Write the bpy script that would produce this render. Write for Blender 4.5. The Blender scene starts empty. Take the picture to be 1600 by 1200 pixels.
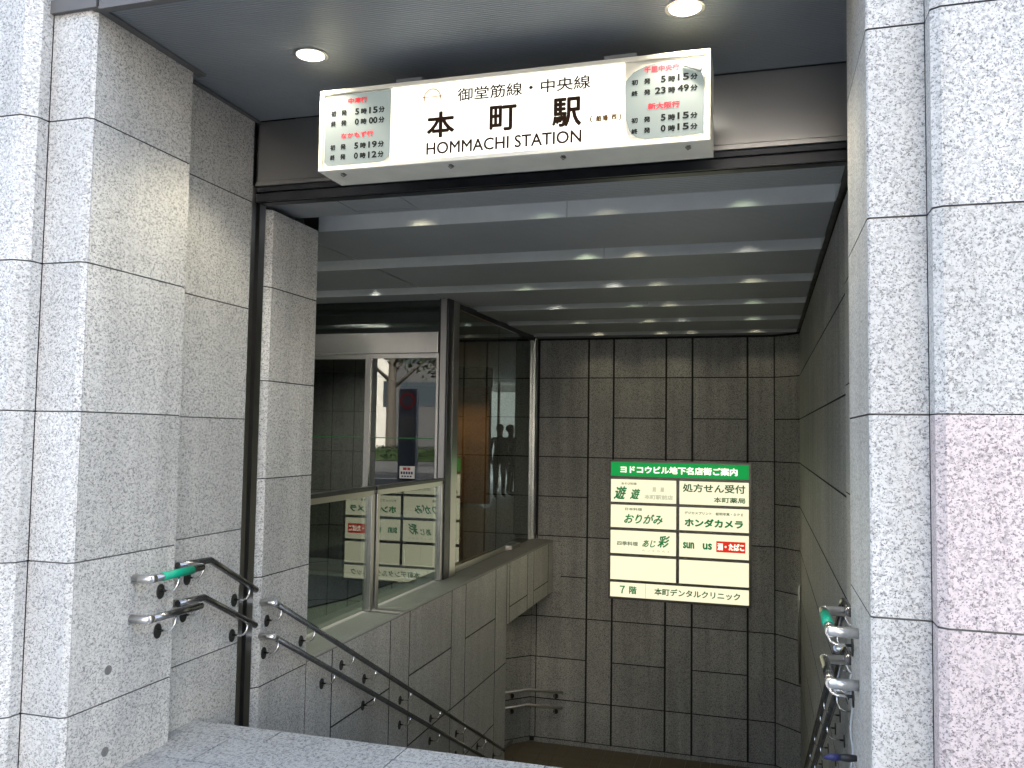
import bpy, bmesh, math, random
from mathutils import Vector, Matrix
random.seed(7)
R = math.radians
sc = bpy.context.scene
COL = sc.collection

# ------------------------------------------------------------------ camera, sky, sun, exposure
cd = bpy.data.cameras.new('camera')
cam = bpy.data.objects.new('camera', cd); COL.objects.link(cam)
cd.sensor_width = 36.0; cd.lens = 29.925; cd.clip_start = 0.05; cd.clip_end = 2000
cx_, cy_ = 800.0, 600.0; FPX = 1330.0
vy = Vector((1195-cx_, 684-cy_, FPX)).normalized()
vx = -Vector((-3700-cx_, 608-cy_, FPX)).normalized()
vx = (vx - vy*vx.dot(vy)).normalized()
vz = vx.cross(vy)
if vz.y > 0: vz = -vz
right = Vector((vx.x, vy.x, vz.x)); down = Vector((vx.y, vy.y, vz.y)); fwd = Vector((vx.z, vy.z, vz.z))
M = Matrix((right, -down, -fwd)).transposed().to_4x4()
M.translation = Vector((0, 0, 1.49))
cam.matrix_world = M
sc.camera = cam

SUN_EL, SUN_ROT = 50, 20
w = bpy.data.worlds.new('World'); sc.world = w; w.use_nodes = True
nt = w.node_tree; bg = nt.nodes['Background']
sky = nt.nodes.new('ShaderNodeTexSky'); sky.sky_type = 'NISHITA'; sky.sun_disc = False
sky.sun_elevation = R(SUN_EL); sky.sun_rotation = R(SUN_ROT); sky.air_density = 1.0; sky.dust_density = 6.0; sky.ozone_density = .6
tint = nt.nodes.new('ShaderNodeMix'); tint.data_type = 'RGBA'; tint.blend_type = 'MULTIPLY'; tint.inputs[0].default_value = 1; tint.inputs[7].default_value = (1.07, 1.01, .92, 1)
nt.links.new(sky.outputs[0], tint.inputs[6]); nt.links.new(tint.outputs[2], bg.inputs[0]); bg.inputs[1].default_value = 0.15
sd = bpy.data.lights.new('sun', 'SUN'); sd.energy = 3.0; sd.angle = R(0.5); sd.color = (1, .95, .87)
so = bpy.data.objects.new('sun', sd); COL.objects.link(so)
so.rotation_euler = Vector((math.sin(R(SUN_ROT))*math.cos(R(SUN_EL)), math.cos(R(SUN_ROT))*math.cos(R(SUN_EL)), math.sin(R(SUN_EL)))).to_track_quat('Z', 'Y').to_euler()
vs = sc.view_settings; vs.view_transform = 'Standard'; vs.look = 'None'; vs.gamma = 1.0; vs.exposure = 3.2
sc.cycles.max_bounces = 8; sc.cycles.diffuse_bounces = 5; sc.cycles.glossy_bounces = 5; sc.cycles.transmission_bounces = 8
sc.cycles.caustics_reflective = False; sc.cycles.caustics_refractive = False
try: sc.cycles.use_denoising = True
except Exception: pass

# ------------------------------------------------------------------ materials
MAT = {}
def newmat(name):
    m = bpy.data.materials.new(name); m.use_nodes = True; MAT[name] = m
    return m, m.node_tree, m.node_tree.nodes['Principled BSDF']
def plain(name, col, rough=.5, metal=0.0, bump=0.0, bscale=60, var=.0, vscale=4, spec=None, aniso=None):
    m, t, b = newmat(name)
    b.inputs['Base Color'].default_value = (*col, 1); b.inputs['Roughness'].default_value = rough; b.inputs['Metallic'].default_value = metal
    if spec is not None: b.inputs['Specular IOR Level'].default_value = spec
    g = t.nodes.new('ShaderNodeNewGeometry')
    if var:
        mp = t.nodes.new('ShaderNodeMapping'); t.links.new(g.outputs['Position'], mp.inputs[0])
        if aniso: mp.inputs['Scale'].default_value = aniso
        n = t.nodes.new('ShaderNodeTexNoise'); n.inputs['Scale'].default_value = vscale; n.inputs['Detail'].default_value = 5
        t.links.new(mp.outputs[0], n.inputs[0])
        mr = t.nodes.new('ShaderNodeMapRange'); mr.inputs[1].default_value = .3; mr.inputs[2].default_value = .7
        mr.inputs[3].default_value = 1-var; mr.inputs[4].default_value = 1+var; t.links.new(n.outputs[0], mr.inputs[0])
        h = t.nodes.new('ShaderNodeMix'); h.data_type = 'RGBA'; h.blend_type = 'MULTIPLY'; h.inputs[0].default_value = 1
        h.inputs[6].default_value = (*col, 1); t.links.new(mr.outputs[0], h.inputs[7]); t.links.new(h.outputs[2], b.inputs['Base Color'])
        mr2 = t.nodes.new('ShaderNodeMapRange'); mr2.inputs[1].default_value = .3; mr2.inputs[2].default_value = .7
        mr2.inputs[3].default_value = max(.03, rough*(1-var*1.2)); mr2.inputs[4].default_value = min(1, rough*(1+var*1.2))
        t.links.new(n.outputs[0], mr2.inputs[0]); t.links.new(mr2.outputs[0], b.inputs['Roughness'])
    if bump:
        n = t.nodes.new('ShaderNodeTexNoise'); n.inputs['Scale'].default_value = bscale; n.inputs['Detail'].default_value = 4
        t.links.new(g.outputs['Position'], n.inputs[0])
        bp = t.nodes.new('ShaderNodeBump'); bp.inputs['Strength'].default_value = bump; bp.inputs['Distance'].default_value = .004
        t.links.new(n.outputs[0], bp.inputs['Height']); t.links.new(bp.outputs[0], b.inputs['Normal'])
    return m

def granite(name, light=(.60, .595, .58), mid=(.36, .355, .35), dark=(.10, .10, .105), scale=1.0, streak=.18, rough=.45, bumpy=.15, contrast=1.0):
    m, t, b = newmat(name); N = t.nodes; L = t.links
    g = N.new('ShaderNodeNewGeometry')
    mp = N.new('ShaderNodeMapping'); mp.inputs['Rotation'].default_value = (.5, .6, .5); mp.inputs['Scale'].default_value = (1.25, 1, 1.35)
    L.new(g.outputs['Position'], mp.inputs[0])
    def noise(s, d, vec, rg=.5):
        n = N.new('ShaderNodeTexNoise'); n.inputs['Scale'].default_value = s; n.inputs['Detail'].default_value = d; n.inputs['Roughness'].default_value = rg
        L.new(vec, n.inputs[0]); return n.outputs[0]
    def ramp(src, a, bb):
        r = N.new('ShaderNodeMapRange'); r.interpolation_type = 'SMOOTHSTEP'
        r.inputs[1].default_value = a; r.inputs[2].default_value = bb; L.new(src, r.inputs[0]); return r.outputs[0]
    def mix(f, a, bb, bt='MIX'):
        x = N.new('ShaderNodeMix'); x.data_type = 'RGBA'; x.blend_type = bt
        if isinstance(f, float): x.inputs[0].default_value = f
        else: L.new(f, x.inputs[0])
        for i, v in ((6, a), (7, bb)):
            if isinstance(v, tuple): x.inputs[i].default_value = (*v, 1)
            else: L.new(v, x.inputs[i])
        return x.outputs[2]
    v = mp.outputs[0]
    n1 = noise(58*scale, 4, v, .62); n2 = noise(84*scale, 3, v, .6); n3 = noise(190*scale, 2, g.outputs['Position'], .5); n4 = noise(7*scale, 3, v, .6)
    def times(src, k):
        x = N.new('ShaderNodeMath'); x.operation = 'MULTIPLY'; L.new(src, x.inputs[0]); x.inputs[1].default_value = k; return x.outputs[0]
    # pale feldspar, soft grey quartz patches, grey grains, small black mica flecks, milky areas
    c = mix(times(ramp(n1, .47, .62), .56*contrast), light, mid)
    c = mix(times(ramp(n2, .54, .62), .80*contrast), c, tuple(x*.62 for x in mid))
    c = mix(times(ramp(n3, .60, .67), .80*contrast), c, dark)
    c = mix(times(ramp(n4, .50, .70), .28), c, light)
    # slow tone drift and vertical weather streaks
    mp2 = N.new('ShaderNodeMapping'); mp2.inputs['Scale'].default_value = (7, 7, .35); L.new(g.outputs['Position'], mp2.inputs[0])
    st = noise(1.0, 4, mp2.outputs[0], .6); lo = noise(1.3, 3, g.outputs['Position'], .6)
    r1 = N.new('ShaderNodeMapRange'); r1.inputs[1].default_value = .35; r1.inputs[2].default_value = .7; r1.inputs[3].default_value = 1; r1.inputs[4].default_value = 1-streak; L.new(st, r1.inputs[0])
    r2 = N.new('ShaderNodeMapRange'); r2.inputs[1].default_value = .3; r2.inputs[2].default_value = .7; r2.inputs[3].default_value = .9; r2.inputs[4].default_value = 1.06; L.new(lo, r2.inputs[0])
    c = mix(1.0, c, r1.outputs[0], 'MULTIPLY'); c = mix(1.0, c, r2.outputs[0], 'MULTIPLY')
    at = N.new('ShaderNodeAttribute'); at.attribute_name = 'tone'
    c = mix(1.0, c, at.outputs['Fac'], 'MULTIPLY')
    L.new(c, b.inputs['Base Color'])
    rr = N.new('ShaderNodeMapRange'); rr.inputs[3].default_value = rough+.12; rr.inputs[4].default_value = rough-.12; L.new(n1, rr.inputs[0]); L.new(rr.outputs[0], b.inputs['Roughness'])
    bp = N.new('ShaderNodeBump'); bp.inputs['Strength'].default_value = bumpy; bp.inputs['Distance'].default_value = .002
    L.new(n2, bp.inputs['Height']); L.new(bp.outputs[0], b.inputs['Normal'])
    return m

granite('granite', light=(.70, .68, .635), mid=(.31, .302, .288), dark=(.05, .05, .05))
granite('granite_pink_cast', light=(.70, .595, .57), mid=(.30, .25, .245), dark=(.07, .055, .06))  # pink light cast put into the colour of the right pier's lower slabs
granite('granite_inner_shaded', light=(.55, .55, .52), mid=(.23, .232, .215), dark=(.03, .03, .03), scale=.8, streak=.3, rough=.6, contrast=1.1)  # same stone as granite, base darkened to carry the dimmer interior light
granite('granite_paving', light=(.43, .44, .445), mid=(.17, .18, .185), scale=.75, streak=.05, rough=.6, bumpy=.3)
granite('granite_coping', light=(.34, .33, .30), mid=(.24, .23, .21), scale=1.6, streak=.1, rough=.5, contrast=.6)
plain('sealant', (.022, .021, .02), .9, var=.2, vscale=20)
plain('sealant_grey', (.21, .205, .205), .9, var=.2, vscale=20)
plain('soffit_metal', (.26, .28, .29), .55, .2, var=.06, vscale=3)
plain('ceiling_metal', (.36, .372, .372), .5, .12, var=.06, vscale=3)
plain('trough_metal', (.72, .74, .73), .5, .05, var=.05, vscale=5)
plain('dark_metal', (.045, .047, .052), .35, .6, var=.15, vscale=10)
plain('steel', (.56, .55, .53), .26, 1.0, var=.03, vscale=3, aniso=(30, 30, .6))
plain('steel_lintel', (.42, .415, .41), .28, 1.0)
plain('steel_satin', (.62, .61, .59), .34, 1.0, var=.1, vscale=30)
plain('steel_bright', (.75, .74, .72), .12, 1.0, var=.1, vscale=40)
plain('rail_black', (.26, .26, .265), .2, .95, var=.2, vscale=40, spec=.6)
plain('rosette_black', (.02, .02, .018), .55)
plain('grip_green', (.0, .33, .19), .45, var=.1, vscale=60)
plain('frame_cream', (.76, .73, .62), .45, var=.06, vscale=8)
plain('sign_frame', (.16, .155, .14), .35, .5, var=.1, vscale=8)
plain('paper_curl', (.25, .27, .27), .35)
plain('mat_navy', (.020, .024, .036), .95, bump=.8, bscale=400, var=.2, vscale=30)
plain('lobby_tile', (.15, .16, .14), .32, var=.04, vscale=2)
plain('trim_grey', (.12, .115, .11), .6)
plain('dark_facade', (.045, .047, .052), .6, var=.1, vscale=.5)
plain('stair_stone', (.25, .245, .235), .6, var=.15, vscale=14, bump=.2)
plain('tactile', (.13, .105, .07), .7, var=.15, vscale=12)
plain('orange_stone', (.36, .19, .09), .5, var=.2, vscale=9)
plain('lobby_wall', (.13, .13, .12), .5, var=.15, vscale=3)
plain('plug', (.16, .155, .15), .7, var=.2, vscale=60)
plain('cloth_dark', (.02, .021, .024), .85); plain('skin', (.42, .27, .2), .5); plain('hair', (.012, .01, .009), .5)
plain('blue_plastic', (.012, .016, .09), .5); plain('black_plastic', (.012, .012, .013), .5); plain('cable_grey', (.42, .44, .45), .5)
plain('asphalt', (.05, .05, .052), .9, bump=.6, bscale=90, var=.15, vscale=2)
plain('white_paint', (.55, .55, .53), .6, var=.06, vscale=1)
plain('grey_facade', (.16, .165, .18), .6, var=.1, vscale=.5); plain('blue_slab', (.09, .11, .15), .5, var=.1, vscale=4)
plain('window_dark', (.03, .04, .05), .6, spec=.1)
plain('bark', (.06, .052, .045), .85, bump=.8, bscale=25, var=.3, vscale=12)
plain('leaf', (.05, .07, .02), .6, var=.35, vscale=1.2); plain('hedge_leaf', (.022, .045, .012), .6, var=.35, vscale=3)
plain('red_mark', (.45, .03, .03), .5); plain('navy_mark', (.03, .03, .10), .5); plain('notice_paper', (.75, .74, .72), .6)
plain('ink', (.012, .012, .012), .9, spec=.03); plain('brown', (.030, .016, .010), .9, spec=.03); plain('red', (.62, .035, .05), .9, spec=.03); plain('ochre', (.10, .06, .02), .9, spec=.03)

plain('emblem_orange', (.80, .55, .36), .6); plain('sign_red', (.55, .035, .02), .5); plain('sign_white', (.85, .84, .74), .5)

def emit(name, col, s, base=(.8, .8, .8)):
    m, t, b = newmat(name); b.inputs['Base Color'].default_value = (*base, 1)
    b.inputs['Emission Color'].default_value = (*col, 1); b.inputs['Emission Strength'].default_value = s; b.inputs['Roughness'].default_value = .5; b.inputs['Specular IOR Level'].default_value = .12
    return m
emit('sign_lit', (1.0, .97, .80), .17)
emit('sheet_lit', (.84, 1.0, .94), .034, (.10, .11, .11))
emit('dir_lit', (1.0, .96, .66), .112, (.3, .3, .25))
emit('dir_green_lit', (.01, .34, .07), .10, (.01, .25, .06))
emit('dir_text_lit', (1, .97, .75), .14)
emit('dir_red_lit', (.65, .03, .015), .11, (.5, .03, .02))
emit('sign_green', (.02, .30, .09), .055, (.01, .12, .04)); emit('dkgreen', (.03, .16, .05), .05, (.01, .06, .02)); emit('grey', (.30, .36, .24), .06, (.1, .12, .08)); emit('pale', (.75, .76, .55), .075, (.2, .2, .15))
emit('lens_lit', (1, .97, .86), 1.0)
emit('lens_trough', (1, .95, .82), .6)
emit('yellow_lit', (1, .6, .03), .25)

def glassmat(name, tint, ior, refl_rough=0.0):
    # thin architectural glass: transparent + Fresnel mirror
    m = bpy.data.materials.new(name); m.use_nodes = True; MAT[name] = m; t = m.node_tree
    t.nodes.clear(); o = t.nodes.new('ShaderNodeOutputMaterial')
    tr = t.nodes.new('ShaderNodeBsdfTransparent'); tr.inputs[0].default_value = (*tint, 1)
    gl = t.nodes.new('ShaderNodeBsdfGlossy'); gl.inputs['Roughness'].default_value = refl_rough; gl.inputs[0].default_value = (.95, 1, .97, 1)
    fr = t.nodes.new('ShaderNodeFresnel'); fr.inputs[0].default_value = ior
    mx = t.nodes.new('ShaderNodeMixShader'); ge = t.nodes.new('ShaderNodeNewGeometry')
    inv = t.nodes.new('ShaderNodeMath'); inv.operation = 'SUBTRACT'; inv.inputs[0].default_value = 1; t.links.new(ge.outputs['Backfacing'], inv.inputs[1])
    ml = t.nodes.new('ShaderNodeMath'); ml.operation = 'MULTIPLY'; ml.use_clamp = True; t.links.new(fr.outputs[0], ml.inputs[0]); t.links.new(inv.outputs[0], ml.inputs[1])
    t.links.new(ml.outputs[0], mx.inputs[0]); t.links.new(tr.outputs[0], mx.inputs[1]); t.links.new(gl.outputs[0], mx.inputs[2]); t.links.new(mx.outputs[0], o.inputs[0])
glassmat('glass_clear', (.58, .64, .60), 2.0)
glassmat('glass_door', (.42, .47, .45), 2.15)

# ------------------------------------------------------------------ mesh helpers
class MB:
    def __init__(s): s.v = []; s.f = []; s.m = []; s.t = []; s.sm = []
    def face(s, pts, mi=0, tone=1.0, smooth=False):
        i = len(s.v); s.v += [tuple(p) for p in pts]; s.f.append(list(range(i, i+len(pts)))); s.m.append(mi); s.t.append(tone); s.sm.append(smooth)
    def box(s, a, b, mi=0, tone=1.0):
        x0, y0, z0 = (min(a[i], b[i]) for i in range(3)); x1, y1, z1 = (max(a[i], b[i]) for i in range(3))
        P = [(x0,y0,z0),(x1,y0,z0),(x1,y1,z0),(x0,y1,z0),(x0,y0,z1),(x1,y0,z1),(x1,y1,z1),(x0,y1,z1)]
        i = len(s.v); s.v += P
        for q in ((0,3,2,1),(4,5,6,7),(0,1,5,4),(1,2,6,5),(2,3,7,6),(3,0,4,7)):
            s.f.append([i+k for k in q]); s.m.append(mi); s.t.append(tone); s.sm.append(False)
    def prism(s, poly, z0, z1, mi=0, tone=1.0):
        n = len(poly)
        s.face([(x, y, z1) for x, y in poly], mi, tone); s.face([(x, y, z0) for x, y in reversed(poly)], mi, tone)
        for i in range(n):
            a, b = poly[i], poly[(i+1) % n]
            s.face([(*a, z0), (*b, z0), (*b, z1), (*a, z1)], mi, tone)
    def tube(s, pts, r, n=14, mi=0, caps=True, radii=None):
        pts = [Vector(p) for p in pts]; k = len(pts); base = len(s.v)
        d0 = (pts[1]-pts[0]).normalized(); up = Vector((0, 0, 1)) if abs(d0.z) < .9 else Vector((1, 0, 0))
        u = d0.cross(up).normalized()
        for i, p in enumerate(pts):
            if i == 0: d = (pts[1]-p).normalized(); sc_ = 1
            elif i == k-1: d = (p-pts[i-1]).normalized(); sc_ = 1
            else:
                a = (p-pts[i-1]).normalized(); b = (pts[i+1]-p).normalized(); d = (a+b).normalized(); sc_ = 1
            u = (u - d*u.dot(d)).normalized(); v = d.cross(u); rr = radii[i] if radii else r
            st = None
            if 0 < i < k-1:
                c = max(.5, d.dot(b)); st = (b-a); st = st.normalized() if st.length > 1e-6 else None
            for j in range(n):
                an = 2*math.pi*j/n; o = (u*math.cos(an)+v*math.sin(an))*rr
                if st is not None: o = o + st*(o.dot(st))*(1/c-1)
                s.v.append(tuple(p+o))
        for i in range(k-1):
            for j in range(n):
                a = base+i*n+j; b = base+i*n+(j+1) % n
                s.f.append([a, b, b+n, a+n]); s.m.append(mi); s.t.append(1); s.sm.append(True)
        if caps:
            s.f.append([base+j for j in reversed(range(n))]); s.m.append(mi); s.t.append(1); s.sm.append(False)
            s.f.append([base+(k-1)*n+j for j in range(n)]); s.m.append(mi); s.t.append(1); s.sm.append(False)
    def disc(s, c, nrm, r, n=28, mi=0, ry=None, thick=0.0):
        c = Vector(c); nrm = Vector(nrm).normalized(); up = Vector((0, 0, 1)) if abs(nrm.z) < .9 else Vector((0, 1, 0))
        u = up.cross(nrm).normalized(); v = nrm.cross(u); ry = ry or r
        ring = [c+nrm*thick+u*math.cos(2*math.pi*j/n)*r+v*math.sin(2*math.pi*j/n)*ry for j in range(n)]
        s.face(ring, mi)
        if thick:
            for j in range(n):
                a = ring[j]; b = ring[(j+1) % n]; s.face([a-nrm*thick, b-nrm*thick, b, a], mi, smooth=True)
    def ring(s, c, nrm, r0, r1, depth, n=32, mi=0):
        c = Vector(c); nrm = Vector(nrm).normalized(); up = Vector((0, 0, 1)) if abs(nrm.z) < .9 else Vector((0, 1, 0))
        u = up.cross(nrm).normalized(); v = nrm.cross(u)
        P = lambda r, j, h: c+nrm*h+(u*math.cos(2*math.pi*j/n)+v*math.sin(2*math.pi*j/n))*r
        for j in range(n):
            k = j+1
            s.face([P(r1, j, 0), P(r1, k, 0), P(r1, k, depth), P(r1, j, depth)], mi, smooth=True)
            s.face([P(r1, j, depth), P(r1, k, depth), P(r0, k, depth), P(r0, j, depth)], mi)
            s.face([P(r0, j, depth), P(r0, k, depth), P(r0, k, -.03), P(r0, j, -.03)], mi, smooth=True)
    def build(s, name, mats, parent=None, weld=False, bevel=0):
        me = bpy.data.meshes.new(name); me.from_pydata(s.v, [], s.f)
        for m in (mats if isinstance(mats, (list, tuple)) else [mats]): me.materials.append(MAT[m])
        me.polygons.foreach_set('material_index', s.m); me.polygons.foreach_set('use_smooth', s.sm)
        at = me.attributes.new('tone', 'FLOAT', 'FACE'); at.data.foreach_set('value', s.t)
        me.update()
        if weld:
            bm = bmesh.new(); bm.from_mesh(me); bmesh.ops.remove_doubles(bm, verts=bm.verts, dist=1e-5); bm.to_mesh(me); bm.free()
        o = bpy.data.objects.new(name, me); COL.objects.link(o)
        if parent: o.parent = parent; o.matrix_parent_inverse = parent.matrix_world.inverted() if False else Matrix.Translation(-Vector(parent.location))
        if bevel:
            b = o.modifiers.new('bevel', 'BEVEL'); b.width = bevel; b.segments = 2; b.limit_method = 'ANGLE'; b.angle_limit = R(40)
        return o
def tag(o, label=None, cat=None, group=None, kind=None):
    if label: o['label'] = label
    if cat: o['category'] = cat
    if group: o['group'] = group
    if kind: o['kind'] = kind
    return o
def thing(name, loc, label, cat, group=None):
    o = bpy.data.objects.new(name, None); COL.objects.link(o); o.location = loc; o.empty_display_size = .1
    return tag(o, label, cat, group)
def copy_thing(src, offset, label=None, rotz=None):
    r = src.copy(); COL.objects.link(r); r.location = Vector(src.location)+Vector(offset)
    if label: r['label'] = label
    for ch in src.children:
        c = ch.copy(); COL.objects.link(c); c.parent = r
        for g in ch.children:
            d = g.copy(); COL.objects.link(d); d.parent = c
    return r
tr = lambda: random.uniform(.90, 1.06)

def wall(mb, pts, zs, side=1, vj=(), g=.006, dep=.012, back=True, gv=None):
    gv = gv or g
    """stone cladding along the plan polyline pts, one slab per segment and row; joints are real grooves.
    side=+1: the visible face is on the right-hand side walking along pts."""
    for k in range(len(pts)-1):
        a = Vector((*pts[k], 0)); b = Vector((*pts[k+1], 0)); d = (b-a).normalized(); n = Vector((d.y, -d.x, 0))*side
        ia = gv/2 if k in vj else 0; ib = gv/2 if (k+1) in vj else 0
        for i in range(len(zs)-1):
            z0 = zs[i]+(g/2 if i else 0); z1 = zs[i+1]-(g/2 if i+2 < len(zs) else 0)
            A = a+d*ia; B = b-d*ib; t = tr()
            q = [Vector((A.x, A.y, z0)), Vector((B.x, B.y, z0)), Vector((B.x, B.y, z1)), Vector((A.x, A.y, z1))]
            mb.face(q if side > 0 else q[::-1], 0, t)
            for e in range(4):
                p, r_ = q[e], q[(e+1) % 4]
                f = [p, p-n*dep, r_-n*dep, r_]
                if (e == 1 and (k+1) not in vj) or (e == 3 and k not in vj): continue
                mb.face(f, 1, t)
        if back:
            off = n*(dep*.8)
            q = [Vector((a.x, a.y, zs[0]))-off, Vector((b.x, b.y, zs[0]))-off, Vector((b.x, b.y, zs[-1]))-off, Vector((a.x, a.y, zs[-1]))-off]
            mb.face(q if side > 0 else q[::-1], 1)

# ------------------------------------------------------------------ ground, road, stairs
XL, XR = -2.81, .42      # stair side walls
mb = MB()
NOSE = 3.82
def slab(x0, x1, y0, y1, z=0.0, g=.007):
    mb.box((x0+g/2, y0+g/2, z-.05), (x1-g/2, y1-g/2, z), 0, random.uniform(.9, 1.08))
xs = [-2.81, -2.298, -1.625, -.95, -.275, .42]
for a, b in zip(xs, xs[1:]): slab(a, b, 3.66, NOSE)
ys = [3.66-.305*i for i in range(0, 34)]
for r_, (y1, y0) in enumerate(zip(ys, ys[1:])):
    x = -6.74+(.426 if r_ % 2 else 0)
    while x < 4.5:
        # the paving stops at the piers' faces
        lo, hi = x, x+.852
        if y1 > 2.7:
            lo, hi = max(lo, -2.81), min(hi, .42)
        if hi-lo > .02: slab(lo, hi, y0, y1)
        x += .852
tag(mb.build('pavement', 'granite_paving'), kind='structure')
mb = MB(); mb.box((-60, -9, -.3), (60, 3.80, -.012)); tag(mb.build('ground_bed', 'sealant'), kind='structure')
mb = MB(); mb.box((-120, -42, -.4), (120, -9.3, -.14)); tag(mb.build('road', 'asphalt'), kind='structure')
mb = MB(); mb.box((-60, -9.3, -.4), (60, -9.0, .0)); tag(mb.build('kerb', 'granite_paving'), kind='structure')
mb = MB(); mb.box((-400, -400, -3.2), (400, -42, -.06)); mb.box((-400, -42, -3.4), (400, -9, -.45)); tag(mb.build('ground', 'grey_facade'), kind='structure')
mb = MB()
for i in range(17):
    z = -.16*(i+1); y0 = NOSE+.308*i; y1 = y0+.308
    mb.box((XL, y0+.002, z-.2), (XR, y1, z), 0, tr())
    mb.box((XL, y0, z), (XR, y0+.0019, z+.158), 0, tr())
    mb.box((XL+.02, y1-.075, z+.001), (XR-.02, y1-.035, z+.0035), 1)
tag(mb.build('stairs', ['stair_stone', 'dark_metal']), kind='structure')
mb = MB(); mb.box((-7, 9.05, -3.0), (4, 13, -2.73))
y = 9.06
for j in range(12):
    for i in range(26):
        x = -4.4+.31*i+(0.0)
        mb.box((x+.003, y+.003, -2.74), (x+.187 if i % 2 else x+.307, y+.207, -2.722), 1, tr())
        if i % 2: mb.box((x+.193, y+.003, -2.74), (x+.307, y+.207, -2.722), 1, tr())
    y += .21
tag(mb.build('landing_floor', ['stair_stone', 'tactile']), kind='structure')

# ------------------------------------------------------------------ granite piers and walls
ZT = 12.0
ZL = [0, .31, .932, 1.554, 2.18, 2.795, 3.41, 4.03, 4.65, 5.3, 6, 7, 8, 9, 10, ZT]
ZB = [0, .31, .936, 1.55, 2.175, 2.79, 3.27]
ZR = [0, .32, .945, 1.568, 2.187, 2.80, 3.42, 4.03, 4.65, 5.3, 6, 7, 8, 9, 10, ZT]
ZA = [0, .31, .932, 1.554, 2.18, 2.795, 3.262]
ZC = [-.54, .005, .635, 1.205, 1.78, 2.337, 2.80]
def pier(left, name, label):
    t = thing(name, ((-3.4 if left else 1.0), 3.4, 0), label, 'pier')
    m = MB()
    if left:
        fx = lambda x: x
        Z, s = ZL, 1
        outer = [(-4.05, 2.76), (-2.99, 2.76), (-2.942, 2.805), (-2.94, 2.86)]
        rec = [(-2.94, 2.862), (-2.742, 2.862), (-2.722, 2.882)]
        A = [(-2.722, 2.882), (-2.72, 3.505)]; ret = [(-2.72, 3.505), (-2.812, 3.506)]; B = [(-2.812, 3.506), (-2.81, 4.175)]
        C = [(-2.87, 4.315), (-2.862, 4.335), (-2.81, 4.40), (-2.81, 4.93)]; D = [(-2.81, 4.93), (-4.05, 4.93)]; E_ = [(-4.05, 4.93), (-4.05, 2.76)]
    else:
        Z, s = ZR, -1
        outer = [(1.9, 2.76), (.510, 2.76), (.484, 2.778), (.484, 2.86)]
        rec = [(.484, 2.862), (.318, 2.862), (.312, 2.868)]
        A = [(.312, 2.868), (.31, 3.48)]; ret = [(.31, 3.48), (.402, 3.481)]; B = [(.402, 3.481), (.40, 4.175)]
        C = [(.47, 4.315), (.465, 4.335), (.42, 4.40), (.42, 4.93)]; D = [(.42, 4.93), (1.9, 4.93)]; E_ = [(1.9, 4.93), (1.9, 2.76)]
    if left: wall(m, outer, Z, s, vj=(3,), gv=.004)
    else:
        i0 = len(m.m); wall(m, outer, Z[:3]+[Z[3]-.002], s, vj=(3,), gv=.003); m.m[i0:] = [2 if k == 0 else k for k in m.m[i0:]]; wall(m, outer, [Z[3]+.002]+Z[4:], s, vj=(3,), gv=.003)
    Zc = Z[:6]+[3.262] if not left else ZA
    wall(m, rec, [0]+Zc[1:], s, vj=(0,), gv=.004)
    wall(m, A, [0]+Zc[1:], s, vj=(0,), gv=.004)
    wall(m, ret, [0]+Zc[1:], s); wall(m, B, ([-.6]+ZB[1:]), s)
    m.build('facing', ['granite', 'sealant_grey', 'granite_pink_cast'], t)
    m = MB(); wall(m, C, ZC, s, vj=()); wall(m, D, [0]+ZC[2:], s, vj=()); wall(m, E_, ZA, s)
    m.build('inner_facing', ['granite', 'sealant'], t)
    m = MB(); c = .03*s
    xa, xb = (-4.0, -2.90) if left else (1.85, .50)
    m.box((xa, 2.90, -.6), (xb, 4.9, 3.2)); m.box((xa, 2.90, 3.2), ((-2.99 if left else .53), 4.9, ZT-.1)); m.build('core', 'sealant', t)
    return t
pl = pier(True, 'granite_pier', 'pale speckled granite pier with two round hole covers, left of the station sign')
pr_ = pier(False, 'granite_pier', 'pale speckled granite pier with a pink light cast coloured into its lower face, right of the station sign')
for (y, z) in ((3.096, .445), (3.097, .10)):
    m = MB(); m.disc((-2.7205, y, z), (1, 0, 0), .017, thick=.004); m.ring((-2.7205, y, z), (1, 0, 0), .017, .020, .0025)
    tag(m.build('hole_cover', 'plug'), 'grey round hole cover low in the left granite pier, '+('upper of two' if z > .3 else 'lower of two, near the pavement'), 'cover', 'hole covers in the pier')

ROW = [-2.73, -2.66, -2.135, -1.575, -1.02, -.465, .085, .63, 1.18, 1.73, 2.28, 2.81]
WIDE = ROW[1:]; NARROW = [-2.66, -2.135, -1.02, .085, 1.18, 2.28, 2.81]
# back wall
m = MB(); YB = 11.6
cols = [(-3.40, -3.05, 1), (-3.05, -2.34, 0), (-2.34, -1.99, 1), (-1.99, -1.276, 0), (-1.276, -.928, 1), (-.928, -.217, 0), (-.217, .125, 1)]
for a, b, nar in cols:
    lo = -2.66
    zz = [z for z in (NARROW if nar else WIDE)]
    aa = a
    if a < -3.12: zz = [.085, 1.18, 2.28, 2.81]
    wall(m, [(a, YB), (b, YB)], zz, 1, vj=(0, 1), g=.014, gv=.026)
    wall(m, [(max(a, -3.116), YB-.02), (b, YB-.02)] if a > -3.12 else [(-3.05, YB-.02), (-3.04, YB-.02)], [-2.73, -2.665], 1, vj=(0, 1) if nar else ())
wall(m, [(-3.116, YB), (-3.05, YB)], WIDE[:6], 1, g=.014)
wall(m, [(.125, YB), (.42, YB-.285)], WIDE, 1, vj=(0,), g=.014, gv=.008); wall(m, [(.125, YB-.02), (.40, YB-.285)], [-2.73, -2.665], 1)
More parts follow.
